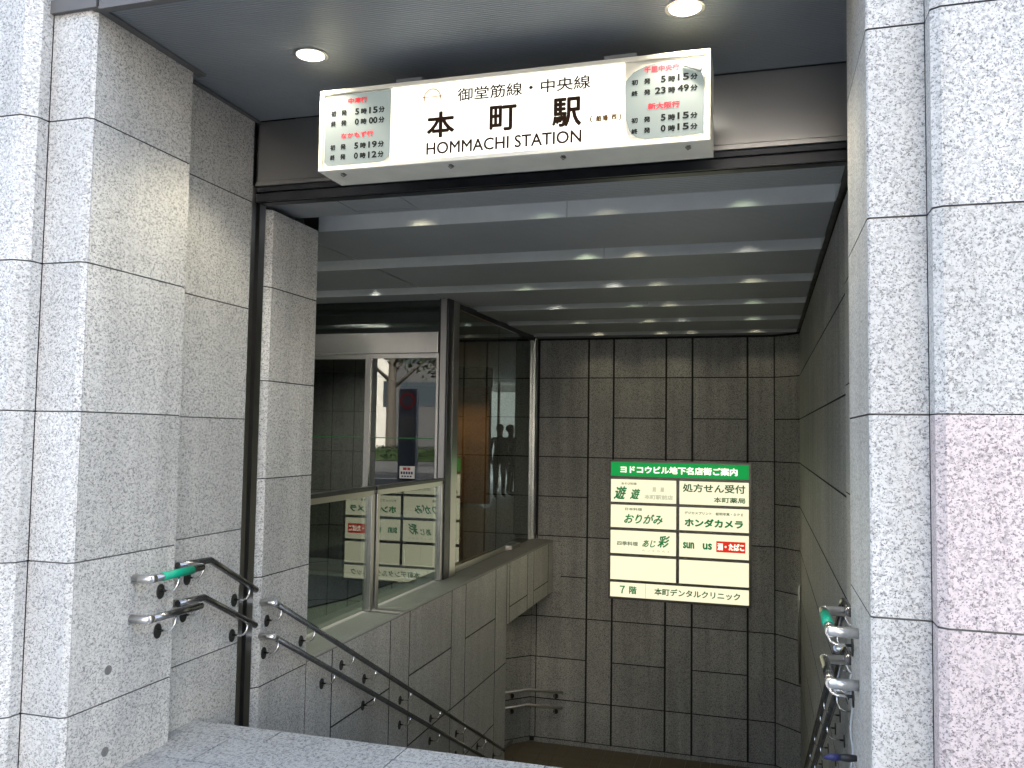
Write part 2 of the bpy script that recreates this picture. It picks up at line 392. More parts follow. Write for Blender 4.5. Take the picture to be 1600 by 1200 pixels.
wall(m, [(-4.6, YB-1.484), (-3.116, YB)], WIDE[:5]+[-.40], 1, vj=(1,), g=.014, gv=.006); wall(m, [(-4.6, YB-1.50), (-3.116, YB-.02)], [-2.73, -2.665], 1)
wall(m, [(-3.40, 12.2), (-3.40, YB)], [.085, 1.18, 2.28, 2.81], 1)
m.box((-3.385, YB+.016, .02), (.12, YB+.3, 2.9), 1); m.box((-3.11, YB+.017, -3), (.12, YB+.3, .02), 1)
m.prism([(.12, YB+.018), (.44, YB-.27), (.9, YB-.27), (.9, YB+.3), (.12, YB+.3)], -3, 2.9, 1); m.prism([(-3.10, YB+.018), (-3.13, YB+.3), (-4.7, YB+.3), (-4.63, YB-1.47)], -3, -.3, 1)
b_ = m.build('granite_wall', ['granite_inner_shaded', 'sealant']); tag(b_, 'grey granite slab wall at the foot of the stairs, carrying the lit shop directory', 'wall')
# right stair wall
m = MB()
for (y0, y1, zz) in ((4.93, 6.4, WIDE), (6.4, 8.2, WIDE), (8.2, 10.0, WIDE), (10.0, 11.315, WIDE)):
    wall(m, [(.42, y0), (.42, y1)], [z for z in zz if z > -2.7], -1, vj=(), g=.012)
wall(m, [(.42, 3.8), (.42, 4.93)], [-2.66, -1.575, -1.02, -.545], -1, vj=())
m.box((.436, 3.9, -3), (.9, 11.33, -.05), 1); m.box((.436, 4.94, -.05), (.9, 11.33, 2.9), 1)
tag(m.build('granite_wall', ['granite_inner_shaded', 'sealant']), 'streaked granite side wall running back behind the right pier, with handrails going down', 'wall')
m = MB(); m.tube([(.41, 11.0, -.28), (.395, 10.98, -.33), (.395, 10.98, -1.45)], .016)
tag(m.build('corner_guard', 'steel_satin'), 'thin vertical metal guard strip on the right stair wall near the back corner', 'guard')
# parapet with coping and bridge beam
t = thing('parapet_wall', (-2.9, 7, 0), 'low granite parapet with sloped coping between the stairs and the glazed lobby', 'wall')
m = MB()
segs = [(4.40, 4.93, [-.5, -1.08]), (4.93, 5.28, []), (5.28, 6.22, [-.505, -1.075]), (6.22, 6.60, []), (6.60, 7.59, [-.51, -1.075]), (7.59, 7.98, [-1.08]), (7.98, 8.95, [-.515, -1.085, -1.64]), (8.95, 9.37, [-1.09])]
for y0, y1, js in segs:
    top = .012 if y0 > 4.9 else -.54
    zz = sorted([-2.73]+[j for j in js if j < top-.02]+[top])
    wall(m, [(XL, y0), (XL, y1)], zz, 1, vj=(0, 1), g=.012, gv=.014)
wall(m, [(XL, 3.8), (XL, 4.40)], [-2.73, -1.08, -.54, -.35], 1)
wall(m, [(XL, 9.37), (-4.6, 9.37)], [-2.73, -1.64, -1.09, -.67], 1)
m.build('facing', ['granite', 'sealant'], t)
m = MB()
for y0, y1, js in [(9.37, 9.48, []), (9.48, 10.25, [-.49]), (10.25, 10.55, []), (10.55, 11.30, [-.49]), (11.30, 11.55, [])]:
    wall(m, [(XL, y0), (XL, y1)], sorted([-.67]+js+[.012]), 1, vj=(0, 1), g=.012, gv=.016)
e_ = MB(); wall(e_, [(XL, 11.552), (-2.705, 11.597)], [-.67, .012], 1); e_.build('end_facing', ['granite_inner_shaded', 'sealant'], t)
m.face([(XL, 9.37, -.669), (XL, 11.6, -.669), (-4.6, 11.6, -.669), (-4.6, 9.37, -.669)], 0)
m.build('bridge_beam', ['granite', 'sealant'], t)
m = MB()
for y0, y1 in ((4.93, 6.6), (6.6, 8.3), (8.3, 9.95), (9.95, 11.6)):
    a, b = y0+.003, y1-.003
    P = [(XL, .014), (XL, .022), (-2.83, .032), (-3.20, .044), (-3.20, .014)]
    n = len(P)
    for i in range(n):
        p, q = P[i], P[(i+1) % n]; m.face([(p[0], a, p[1]), (p[0], b, p[1]), (q[0], b, q[1]), (q[0], a, q[1])], 0, 1)
    m.face([(x, a, z) for x, z in P[::-1]]); m.face([(x, b, z) for x, z in P])
m.build('coping', 'granite_coping', t)

# ------------------------------------------------------------------ soffit, lintel, ceiling
def ribbed(m, x0, x1, y0, y1, z, pitch, h, mi=0):
    n = max(1, int((y1-y0)/pitch)); p = (y1-y0)/n
    for i in range(n):
        y = y0+i*p
        m.face([(x0, y, z), (x0, y+p*.72, z), (x1, y+p*.72, z), (x1, y, z)], mi)
        m.face([(x0, y+p*.72, z), (x0, y+p*.76, z+h), (x1, y+p*.76, z+h), (x1, y+p*.72, z)], mi)
        m.face([(x0, y+p*.76, z+h), (x0, y+p*.96, z+h), (x1, y+p*.96, z+h), (x1, y+p*.76, z+h)], mi)
        m.face([(x0, y+p*.96, z+h), (x0, y+p, z), (x1, y+p, z), (x1, y+p*.96, z+h)], mi)
t = thing('entrance_soffit', (-1.2, 3.5, 3.27), 'dark ribbed metal soffit over the entrance with two round downlights', 'soffit')
m = MB(); ribbed(m, -2.81, .41, 2.88, 4.20, 3.27, .0165, .006); m.build('panel', 'soffit_metal', t)
m = MB(); m.box((-2.735, 2.85, 3.258), (-2.685, 3.56, 3.268)); m.box((-2.81, 3.52, 3.258), (-2.785, 4.2, 3.268)); m.box((-2.685, 2.84, 3.25), (.30, 2.878, 3.31)); m.box((-2.94, 2.84, 3.262), (-2.7, 2.872, 3.32))
m.build('edge_trim', 'trim_grey', t)
t = thing('facade', (-1.2, 2.9, 3.3), 'upper building front resting above the entrance between the two granite piers', 'building')
m = MB(); m.box((-2.99, 2.90, 3.315), (.53, 3.4, 11.9)); m.build('wall', 'trim_grey', t)
m = MB(); m.box((-40, 5.2, 3.3), (40, 21.2, 24)); m.box((-40, 3.0, 3.3), (-6.9, 5.2, 24)); m.box((1.9, 3.0, 3.3), (40, 5.2, 24)); m.box((-40, 3.0, 12), (40, 5.2, 24)); m.box((-6.9, 3.0, 3.3), (-4.05, 5.2, 12)); m.build('upper_storeys', 'grey_facade', t)
m = MB(); m.box((-40, 4.68, -.1), (-6.9, 5.1, 3.3)); m.box((1.91, 2.9, -.1), (40, 5.1, 3.3)); m.build('ground_storey', 'grey_facade', t)
# granite column at the far side of the lobby's own street opening (seen mirrored in the door)
m = MB(); wall(m, [(-5.42, 4.93), (-6.9, 4.93)], [0]+ZC[2:], 1); wall(m, [(-5.42, 4.68), (-5.42, 4.93)], [0]+ZC[2:], 1)
wall(m, [(-6.9, 4.68), (-5.42, 4.68)], [0]+ZC[2:], 1)
for x in (-5.70, -6.05, -6.45): m.box((x-.004, 4.9295, 0), (x+.004, 4.932, 2.8), 1)
tag(m.build('granite_column', ['granite_inner_shaded', 'sealant']), 'granite column beside the lobby street opening, seen mirrored in the glass door', 'column')

t = thing('lintel', (-1.2, 4.2, 2.9), 'brushed steel lintel panel behind the lit station sign with a dark shutter slot beneath', 'lintel')
m = MB()
m.box((-2.81, 4.20, 2.915), (.41, 4.23, 3.262))
m.build('panel', 'steel_lintel', t)
m = MB(); m.box((-2.81, 4.193, 2.888), (.41, 4.24, 2.910)); m.build('lower_trim', 'steel_lintel', t)
m = MB(); m.box((-2.81, 4.24, 2.80), (.42, 4.30, 2.95)); m.box((-2.81, 4.215, 2.86), (.42, 4.24, 2.886)); m.box((-2.81, 4.21, 2.80), (.42, 4.222, 2.845)); m.build('shutter_slot', 'dark_metal', t)
for sx, side in ((1, 'left'), (-1, 'right')):
    x0 = -2.81 if sx > 0 else .40
    m = MB()
    y0, y1 = 4.178, 4.312
    m.box((x0-.075*sx, y0, -.6), (x0-.004*sx, y0+.045, 2.89), 0); m.box((x0-.075*sx, y1-.058, -.6), (x0+.002*sx, y1, 2.89), 0); m.box((x0-.06*sx, y0+.045, -.6), (x0-.035*sx, y1-.058, 2.89), 1)
    tag(m.build('shutter_guide', ['steel_lintel', 'dark_metal']), f'dark vertical shutter guide channel beside the {side} handrails', 'guide', 'shutter guide rails')

FACE = [5.09, 6.365, 7.64, 8.875, 10.10, 11.32]; TW = .348; ZCE = 2.84
ceil = thing('stair_ceiling', (-1.2, 7, ZCE), 'grey ribbed metal ceiling above the stairs crossed by recessed light troughs', 'ceiling')
XC0, XC1 = -9.0, .385
m = MB(); ed = [4.30]
for f in FACE: ed += [f-TW, f]
ed.append(11.62)
for a, b in zip(ed[::2], ed[1::2]):
    ribbed(m, -3.08, XC1, a, b, ZCE, .03, .003)
    ribbed(m, XC0, -3.095, a, b, ZCE, .03, .003)
    m.face([(-3.096, a, ZCE+.02), (-3.096, b, ZCE+.02), (-3.079, b, ZCE+.02), (-3.079, a, ZCE+.02)], 1)
m.box((XC1+.004, 4.30, ZCE-.006), (.42, 11.32, ZCE+.03), 1)
m.build('panel', ['ceiling_metal', 'dark_metal'], ceil)
for i, f in enumerate(FACE):
    m = MB(); d = .15
    xa = XC0 if i else -2.90
    for x0, x1 in ((xa, -1.178), (-1.174, XC1)):
        m.box((x0, f, ZCE-.001), (x1, f+.012, ZCE+d)); m.box((x0, f-TW-.012, ZCE+.001), (x1, f-TW, ZCE+d)); m.box((x0, f-TW, ZCE+d), (x1, f, ZCE+d+.01))
    m.box((XC1, f-TW, ZCE), (XC1+.012, f, ZCE+d)); m.build('light_trough', 'trough_metal', ceil)
m = MB(); fr = .012
for a, b, c, d_ in ((-2.41, -2.005, 4.33, 4.338), (-2.41, -2.005, 4.675, 4.683), (-2.41, -2.402, 4.338, 4.675), (-2.013, -2.005, 4.338, 4.675)): m.box((a, c, ZCE-.004), (b, d_, ZCE+.0))
m.build('access_hatch', 'ceiling_metal', ceil)

# recessed lamps in the troughs
ORD = ['first', 'second', 'third', 'fourth', 'fifth', 'sixth']
LAMPX = [-2.16, -1.31, -.935, -.11]
WARM = [(1, .93, .62), (.86, 1, .66), (1, .97, .85)]
def trough_lamp(x, y, label, power, col, ang=76):
    z = ZCE+.148
    t = thing('recessed_lamp', (x, y, z), label, 'lamp', 'lamps in the ceiling light troughs')
    m = MB(); m.ring((x, y, z), (0, 0, -1), .040, .050, .004, 20); m.build('trim_ring', 'steel_satin', t)
    m = MB(); m.disc((x, y, z+.012), (0, 0, -1), .040, 20); m.build('lens', 'lens_trough', t)
    l = bpy.data.lights.new('lamp_light', 'SPOT'); l.energy = power; l.color = col; l.spot_size = R(ang); l.spot_blend = .9; l.shadow_soft_size = .04
    o = bpy.data.objects.new('lamp_light', l); COL.objects.link(o); o.parent = t; o.location = (0, 0, -.006)
n = 0
for i, f in enumerate(FACE):
    for j, x in enumerate(LAMPX):
        if i == 1 and j == 0: continue
        n += 1; random.seed(i*10+j)
        trough_lamp(x+random.uniform(-.01, .01), f-.13, f'{ORD[j]} recessed lamp from the left in the {ORD[i]} ceiling trough counted from the street', random.choice([.45, .7, 1.0, 1.3])*(1.25 if i == 5 else 1), (1, .88, .60) if i == 5 else random.choice(WARM), 112)
trough_lamp(-3.70, FACE[2]-.075, 'recessed lamp in the third ceiling trough, left of the tall glass post', 1.6, WARM[2])
trough_lamp(-4.9, FACE[1]-.075, 'recessed lamp in the second ceiling trough above the lobby mat, behind the left pier', 90, WARM[2], 140)
trough_lamp(-3.6, FACE[4]-.075, 'recessed lamp in the fifth ceiling trough inside the lobby behind the tall glass', 1.6, WARM[2])
random.seed(11)
# soffit downlights
def soffit_light(x, label):
    y, z = 3.494, 3.27
    t = thing('downlight', (x, y, z), label, 'downlight', 'round downlights in the soffit')
    m = MB(); m.ring((x, y, z), (0, 0, -1), .066, .082, .006, 40); m.build('trim_ring', 'steel_satin', t)
    m = MB(); m.disc((x, y, z-.001), (0, 0, -1), .066, 36); m.build('lens', 'lens_lit', t)
    l = bpy.data.lights.new('lamp_light', 'SPOT'); l.energy = 9.5; l.color = (1, .92, .72); l.spot_size = R(118); l.spot_blend = .5; l.shadow_soft_size = .06
    o = bpy.data.objects.new('lamp_light', l); COL.objects.link(o); o.parent = t; o.location = (0, 0, -.012)
soffit_light(-2.06, 'round lit downlight in the dark soffit, above the left end of the station sign')
soffit_light(-.315, 'round lit downlight in the dark soffit, above the right end of the station sign')

# ------------------------------------------------------------------ lettering
def glyphs(items, name, mat, parent, y, bold=0.0, shear=0.0, matmap=None, flipx=False):
    """items: (text, x0, x1, z0, z1); each text is fitted to its box on the plane Y = y, facing the street"""
    for it in items:
        V = []; F = []
        body, x0, x1, z0, z1 = it[:5]
        cu = bpy.data.curves.new('glyph', 'FONT'); cu.body = body; cu.resolution_u = 3; cu.shear = shear
        o = bpy.data.objects.new('glyph', cu); COL.objects.link(o)
        bpy.context.view_layer.update()
        dg = bpy.context.evaluated_depsgraph_get(); me = bpy.data.meshes.new_from_object(o.evaluated_get(dg))
        vs_ = [v.co.copy() for v in me.vertices]
        if vs_:
            ax, bx = min(v.x for v in vs_), max(v.x for v in vs_); ay, by = min(v.y for v in vs_), max(v.y for v in vs_)
            h = (z1-z0)*bold if bold > 0 else 0
            sh = [(0, 0)] if h <= 0 else [(0, 0), (h, 0), (-h, 0), (0, h), (0, -h), (h*.7, h*.7), (-h*.7, h*.7), (h*.7, -h*.7), (-h*.7, -h*.7)]
            a0, a1, c0, c1 = x0+h, x1-h, z0+h, z1-h
            for q, (ox, oz) in enumerate(sh):       # stroke weight: the same outline laid a hair's breadth apart
                i0 = len(V)
                for v in vs_: V.append((a0+ox+(v.x-ax)/max(1e-6, bx-ax)*(a1-a0), y-.00004*q, c0+oz+(v.y-ay)/max(1e-6, by-ay)*(c1-c0)))
                for p in me.polygons: F.append([i0+k for k in p.vertices])
        bpy.data.objects.remove(o); bpy.data.curves.remove(cu); bpy.data.meshes.remove(me)
        me = bpy.data.meshes.new(name); me.from_pydata(V, [], F); me.materials.append(MAT[mat])
        o = bpy.data.objects.new(name, me); COL.objects.link(o); o.parent = parent
        # lettering sits under a top-level thing or under a part of one: keep world placement
        off = Vector(parent.location) if parent.parent is None else Vector(parent.parent.location)
        o.matrix_parent_inverse = Matrix.Translation(-off) if parent.parent is None else Matrix.Identity(4)

# ------------------------------------------------------------------ station sign
YS = 3.60; SX0, SX1, SZ0, SZ1 = -2.064, -.217, 2.737, 3.134
ss = thing('station_sign', (-1.14, YS+.12, 2.737), 'long backlit white station sign reading HOMMACHI STATION with timetables at both ends', 'sign')
m = MB(); YP = YS+.012
m.box((SX0, YP+.006, SZ0), (SX1, YS+.24, SZ1))
bz, tz, bx = .020, .020, .020
m.box((SX0, YS, SZ0), (SX1, YP+.006, SZ0+bz)); m.box((SX0, YS, SZ1-tz), (SX1, YP+.006, SZ1)); m.box((SX0, YS, SZ0+bz), (SX0+bx, YP+.006, SZ1-tz)); m.box((SX1-bx, YS, SZ0+bz), (SX1, YP+.006, SZ1-tz))
m.build('cabinet', 'frame_cream', ss, bevel=.003)
dX0, dX1 = -1.690, -.583
m = MB(); m.box((dX0, YP-.003, SZ0+bz+.001), (dX1, YP+.005, SZ1-tz-.001)); pn = m.build('name_panel', 'sign_lit', ss)
def sheet(x0, x1, curl):
    m = MB(); y = YP-.0025; z0, z1 = SZ0+bz+.002, SZ1-tz-.002
    m.face([(x0, YP+.002, z0), (x1, YP+.002, z0), (x1, YP+.002, z1), (x0, YP+.002, z1)], 1)
    if not curl:
        P = [(x0+.004, z1-.03), (x0+.03, z1-.006), (x1-.003, z1-.004), (x1-.003, z0+.03), (x1-.03, z0+.010), (x1-.06, z0+.004), (x0+.03, z0+.003), (x0+.006, z0+.02)]
    else:
        P = [(x0+.006, z0+.10), (x0+.02, z0+.05), (x0+.05, z0+.018), (x0+.09, z0+.006), (x1-.008, z0+.012), (x1-.006, 3.00)]
        P += [(x1-.016, 3.04), (-.335, 3.078), (-.38, 3.092), (-.43, 3.098), (-.49, 3.09), (-.545, 3.066), (x0+.004, 3.03)]
        # rolled corner
        n = 9
        for k in range(n):
            a0, a1 = -2.0+4.3*k/n, -2.0+4.3*(k+1)/n
            def pt(s_, a):
                c = Vector((-.335, y-.012, 3.072)).lerp(Vector((-.252, y-.024, 3.040)), s_); r_ = .007+.011*s_
                return c+Vector((.35*r_*math.cos(a)*.9, -r_*math.sin(a), r_*math.cos(a)))
            m.face([pt(0, a0), pt(1, a0), pt(1, a1), pt(0, a1)], 2, smooth=True)
    m.face([(px, y, pz) for px, pz in P], 0)
    return m.build('timetable_sheet', ['sheet_lit', 'frame_cream', 'paper_curl'], ss)
shl = sheet(SX0+bx+.001, dX0-.001, False); shr = sheet(dX1+.001, SX1-bx-.001, True)
LR = [('中津行',-1.9158,-1.8144,3.0593,3.0875),('なかもず行',-1.9496,-1.7796,2.8909,2.9190)]
RR = [('千里中央行',-.4984,-.3468,3.0571,3.0854),('新大阪行',-.4808,-.3450,2.8931,2.9225)]
LI = []; RI = []
for z, a, b, c in ((3.0030,'初','5','15'),(2.9530,'終','0','00'),(2.8365,'初','5','19'),(2.7874,'終','0','12')):
    LI += [(a,-2.005,-1.979,z+.002,z+.029),('発',-1.9510,-1.9225,z+.002,z+.029),(b,-1.8782,-1.8570,z,z+.0312),('時',-1.8471,-1.8162,z,z+.0285),(c,-1.8043,-1.7595,z-.001,z+.0308),('分',-1.7543,-1.7231,z-.001,z+.029)]
for z, a, b, c in ((3.0085,'初','5','15'),(2.9596,'終','23','49'),(2.8400,'初','5','15'),(2.7919,'終','0','15')):
    RI += [(a,-.5520,-.5243,z,z+.0238),('発',-.4978,-.4703,z,z+.0252),(b,-.4511 if len(b) > 1 else -.4257,-.4048,z,z+.0297),('時',-.3940,-.3642,z-.0015,z+.0265),(c,-.3552,-.3067,z+.001,z+.031),('分',-.3014,-.2705,z,z+.0262)]
yl = YP-.004
glyphs(LR, 'lettering', 'red', ss, yl, .045); glyphs(LI, 'lettering', 'ink', ss, yl, .05)
glyphs(RR, 'lettering', 'red', ss, yl, .045); glyphs(RI, 'lettering', 'ink', ss, yl, .05)
yl = YP-.0045
glyphs([('本',-1.5062,-1.3685,2.8541,2.9782),('町',-1.1997,-1.0710,2.8588,2.9790),('駅',-.9063,-.7727,2.8518,2.9849)], 'lettering', 'brown', ss, yl, .030)
glyphs([('HOMMACHI STATION',-1.5067,-.7715,2.7765,2.8345)], 'lettering', 'brown', ss, yl, .024)
glyphs([('御堂筋線・中央線',-1.3569,-.7340,3.0156,3.0776)], 'lettering', 'brown', ss, yl, .016)
glyphs([('（',-.7351,-.7231,2.8590,2.8911),('船',-.7080,-.6830,2.8615,2.8890),('場',-.6790,-.6540,2.8615,2.8895),('西',-.6400,-.6150,2.8640,2.8880),('）',-.6069,-.5951,2.8580,2.8912)], 'lettering', 'ochre', ss, yl, .06)
m = MB()
for a, b in (((-.6445, 2.8601), (-.6430, 2.8916)), ((-.6123, 2.8601), (-.6108, 2.8916)), ((-.6430, 2.8601), (-.6123, 2.8616)), ((-.6430, 2.8901), (-.6123, 2.8916))): m.box((a[0], yl, a[1]), (b[0], yl+.001, b[1]))
m.build('character_box', 'ochre', ss)
m = MB(); cx, cz, ro, ri = -1.482, 3.048, .044, .037; N = 24
for k in range(N):
    a0, a1 = math.pi*(-.13+1.26*k/N), math.pi*(-.13+1.26*(k+1)/N)
    m.face([(cx+ri*math.cos(a0), yl, cz+ri*math.sin(a0)), (cx+ro*math.cos(a0), yl, cz+ro*math.sin(a0)), (cx+ro*math.cos(a1), yl, cz+ro*math.sin(a1)), (cx+ri*math.cos(a1), yl, cz+ri*math.sin(a1))][::-1])
m.box((cx-.052, yl, cz+.001), (cx+.052, yl+.001, cz+.006)); m.build('emblem', 'emblem_orange', ss)
for x0, x1 in ((-1.71, -1.575), (-.69, -.545)):
    m = MB(); m.box((x0, YS+.10, SZ1-.03), (x1, 4.198, SZ1+.062)); m.build('bracket', 'soffit_metal', ss)
for x in (-1.956, -1.400, -.863, -.312):
    m = MB(); z = SZ0; y = YS+.055
    m.box((x-.008, y-.012, z-.004), (x+.008, y+.02, z)); m.tube([(x-.012, y-.004, z-.006), (x-.004, y+.008, z-.013), (x+.010, y+.006, z-.007)], .0028, 8); m.build('latch', 'sign_frame', ss)

# ------------------------------------------------------------------ shop directory
YD = 11.5
ds = thing('directory_sign', (-1.1, YD+.05, -.70), 'backlit shop directory with green header and two columns of cream panels on the back wall', 'sign')
DX0, DX1, DZ0, DZ1 = -2.022, -.166, -.7, 1.160
m = MB(); m.box((DX0, YD+.012, DZ0), (DX1, YB-.004, DZ1))
XCOL = [(-2.0, -1.127), (-1.086, -.199)]
rows = [(.596, .902), (.256, .559), (-.0907, .218), (-.4395, -.129)]
hdr = (.943, 1.131); ft = (-.669, -.474)
m.box((DX0, YD, DZ0), (-2.0, YD+.02, DZ1)); m.box((-.199, YD, DZ0), (DX1, YD+.02, DZ1))
edges = [DZ0, ft[0], ft[1], rows[3][0], rows[3][1], rows[2][0], rows[2][1], rows[1][0], rows[1][1], rows[0][0], rows[0][1], hdr[0], hdr[1], DZ1]
for a, b in zip(edges[::2], edges[1::2]): m.box((-2.0, YD+.001, a), (-.199, YD+.02, b))
m.box((-1.127, YD+.002, ft[1]), (-1.086, YD+.02, rows[0][1]))
m.build('frame', 'sign_frame', ds)
yp = YD+.008
def dpanel(x0, x1, z0, z1, mat='dir_lit'):
    m = MB(); m.box((x0+.001, yp, z0+.001), (x1-.001, yp+.006, z1-.001)); return m.build('name_panel', mat, ds)
dpanel(-2.0, -.199, *hdr, 'dir_green_lit')
for a, b in rows:
    for x0, x1 in XCOL: dpanel(x0, x1, a, b)
dpanel(-2.0, -.199, *ft)
yt = yp-.002
glyphs([('ヨドコウビル地下名店街ご案内',-1.8744,-.34,.9848,1.086)], 'lettering', 'dir_text_lit', ds, yt, .045)
glyphs([('遊',-1.9626,-1.7816,.6313,.8085),('遊',-1.742,-1.6022,.6386,.781)], 'lettering', 'sign_green', ds, yt, .03, .3)
glyphs([('おりがみ',-1.8186,-1.3029,.3132,.4459),('あじ',-1.5712,-1.3943,.0082,.105),('彩',-1.3716,-1.207,.0122,.1699)], 'lettering', 'sign_green', ds, yt, .03, .3)
glyphs([('ホンダカメラ',-1.0169,-.27,.305,.4165)], 'lettering', 'sign_green', ds, yt, .055)
glyphs([('sun',-1.0366,-.8902,.0189,.1035),('us',-.7823,-.6631,.0166,.0998)], 'lettering', 'sign_green', ds, yt, .06)
glyphs([('７',-1.8704,-1.80,-.6216,-.5186),('階',-1.745,-1.6434,-.6216,-.5186)], 'lettering', 'sign_green', ds, yt, .03)
glyphs([('本町デンタルクリニック',-1.4084,-.3068,-.6155,-.5201),('処方せん受付',-1.0428,-.2431,.7588,.8698),('本町薬局',-.6438,-.2432,.6326,.7033)], 'lettering', 'dkgreen', ds, yt, .028)
glyphs([('あそび料理',-1.8584,-1.6532,.8274,.8614),('日本料理',-1.807,-1.5777,.4857,.5231),('四季料理',-1.9115,-1.6299,.0162,.0729),('デジカメプリント　証明写真・ＤＰＥ',-1.0174,-.2699,.4667,.5056)], 'lettering', 'grey', ds, yt, .04)
glyphs([('本町駅前店',-1.5485,-1.1694,.6439,.7075),('居　屋',-1.4426,-1.2838,.7462,.8072),('ＡＪＩＳＡＩ',-1.5794,-1.2099,-.0504,-.0241)], 'lettering', 'pale', ds, yt, .04)
m = MB(); m.box((-.6089, yt, -.0067), (-.2435, yt+.001, .1347)); m.build('red_block', 'dir_red_lit', ds)
glyphs([('酒・たばこ',-.5954,-.2568,.0181,.1106)], 'lettering', 'dir_text_lit', ds, yt-.002, .045)
m = MB(); m.box((-1.529, yt, ft[0]+.003), (-1.525, yt+.001, ft[1]-.003)); m.build('divider_line', 'grey', ds)

# ------------------------------------------------------------------ handrails
RR_ = .0172
def bracket(parent, wallx, sx, y, zr, railx):
    """rod from a black oval rosette on the wall up to the underside of the rail; sx = direction off the wall"""
    zb = zr-.085
    m = MB(); m.tube([(wallx, y, zb), (wallx+sx*.058, y, zb), (wallx+sx*.078, y+.004, zb+.010), (wallx+sx*.088, y+.010, zb+.032), (railx, y+.016, zr-RR_*.6)], .0058, 8)
    o = m.build('bracket', 'steel_bright', parent)
    m = MB(); m.disc((wallx, y, zb-.004), (sx, 0, 0), 0.026, ry=.035, thick=.005, n=24)
    r_ = m.build('rosette', 'rosette_black', parent); r_.parent = o; r_.matrix_parent_inverse = Matrix.Identity(4)
def rail(sx, wallx, pts, brs, label, cap=False, capend=False, sleeve=None, tubemat='rail_black', group='handrails beside the stairs', r=RR_):
    """pts: (y, z) along the wall, the axis stands .09 m off it"""
    ax = wallx+sx*.09
    t = thing('handrail', (wallx, pts[0][0], pts[0][1]), label, 'handrail', group)
    P = [(ax, y, z) for y, z in pts]
    m = MB()
    m.tube(P, r, 16); m.build('tube', tubemat, t)
    if cap:
        y, z = pts[0]; d = Vector(P[1])-Vector(P[0]); d.normalize()
        m = MB(); m.tube([(wallx, y-.004, z), (ax-sx*.006, y-.004, z), (ax, y+.004, z-.001)], r*1.12, 16)
        q = Vector((ax, y, z)); m.tube([q-d*.012, q+d*.022], r*1.1, 16); m.build('end_cap', 'steel_satin', t)
        if capend:
            y, z = pts[-1]; m = MB(); m.tube([(wallx-sx*(.09 if wallx in (-2.72, .31) else 0), y, z), (ax-sx*.006, y, z), (ax, y-.008, z)], r*1.06, 16); m.build('end_cap', 'steel_satin', t)
    if sleeve:
        a, b = sleeve; z = pts[0][1]
        m = MB(); m.tube([(ax, a, z+.001), (ax, b, z+.001)], r*1.14, 18); m.build('grip_sleeve', 'grip_green', t)
    for y in brs:
        z = pts[0][1]
        for (y0, z0), (y1, z1) in zip(pts, pts[1:]):
            if y0 <= y <= y1: z = z0+(z1-z0)*(y-y0)/(y1-y0)
        bracket(t, wallx, sx, y, z, ax)
    return t
SL = -.5225
for side in (0, 1):
    sx = 1 if side == 0 else -1; sd = 'left' if side == 0 else 'right'
    wa = -2.72 if side == 0 else .31; wb = -2.81 if side == 0 else .40; wc = -2.81 if side == 0 else .42
    rail(sx, wa, [(3.235, .815), (3.597, .818)], [3.41], f'short black handrail with green grip sleeve on the {sd} pier', True, True, sleeve=(3.305, 3.52))
    rail(sx, wa, [(3.228, .638), (3.597, .632)], [3.40], f'short plain black handrail on the {sd} pier, just below the green sleeved one', True, True)
    rail(sx, wb, [(3.53, .828), (3.78, .822), (4.205, .600)], [3.72, 4.13], f'bent black handrail at the stair top on the {sd} side, upper of two')
    rail(sx, wb, [(3.54, .645), (3.738, .641), (4.208, .405)], [3.70, 4.12], f'bent black handrail at the stair top on the {sd} side, lower of two')
    brs = [4.463, 4.858, 5.41, 5.77, 6.43, 7.10, 7.76, 8.40, 8.95]
    rail(sx, wc, [(4.405, .49), (9.05, .49+SL*4.645), (9.35, .49+SL*4.645)], brs, f'long dark handrail descending the {sd} stair wall, upper of the pair', True)
    brs = [4.44, 5.14, 5.76, 6.43, 7.09, 7.76, 8.40, 8.95]
    rail(sx, wc, [(4.402, .298), (9.05, .298+SL*4.648), (9.35, .298+SL*4.648)], brs, f'long dark handrail descending the {sd} stair wall, lower of the pair', True)
for z, nm in ((-2.005, 'upper'), (-2.21, 'lower')):
    t = thing('handrail', (-2.9, 11.5, z), f'short bright steel handrail at the stair foot left of the directory, {nm} of two', 'handrail', 'handrails at the stair foot')
    m = MB(); m.tube([(-3.95, 10.64, z), (-3.13, 11.48, z), (-2.635, 11.50, z)], .019, 14); m.build('tube', 'steel_satin', t)
    for x, y in ((-3.32, 11.30), (-2.75, 11.5)):
        m = MB(); m.tube([(x, y+.1, z-.08), (x, y+.02, z-.08), (x, y, z-.01)], .007, 8); b_ = m.build('bracket', 'steel_bright', t)
        m = MB(); m.disc((x, y+.085, z-.08), (0, -1, 0), .035, thick=.006); m.build('rosette', 'rosette_black', t)
# blue-ended strap on the right rail bracket, wavy cable on the right pier
t = thing('umbrella', (.30, 3.31, .34), 'blue and black umbrella tip poking out low beside the right pier edge', 'umbrella')
m = MB(); m.tube([(.20, 3.30, .357), (.225, 3.302, .359), (.255, 3.304, .361)], .010, 10, radii=[.004, .013, .011]); m.build('blue_end', 'blue_plastic', t)
m = MB(); m.tube([(.255, 3.304, .361), (.28, 3.306, .361), (.312, 3.31, .362)], .012, 10, radii=[.011, .014, .010]); m.build('black_end', 'black_plastic', t)
m = MB(); m.tube([(.306-.004*math.sin(k*1.1), 3.44+.004*math.cos(k*1.1), .62-.028*k) for k in range(20)], .0045, 8)
tag(m.build('cable', 'cable_grey'), 'wavy grey cable hanging down the inner edge of the right pier beside the handrails', 'cable')

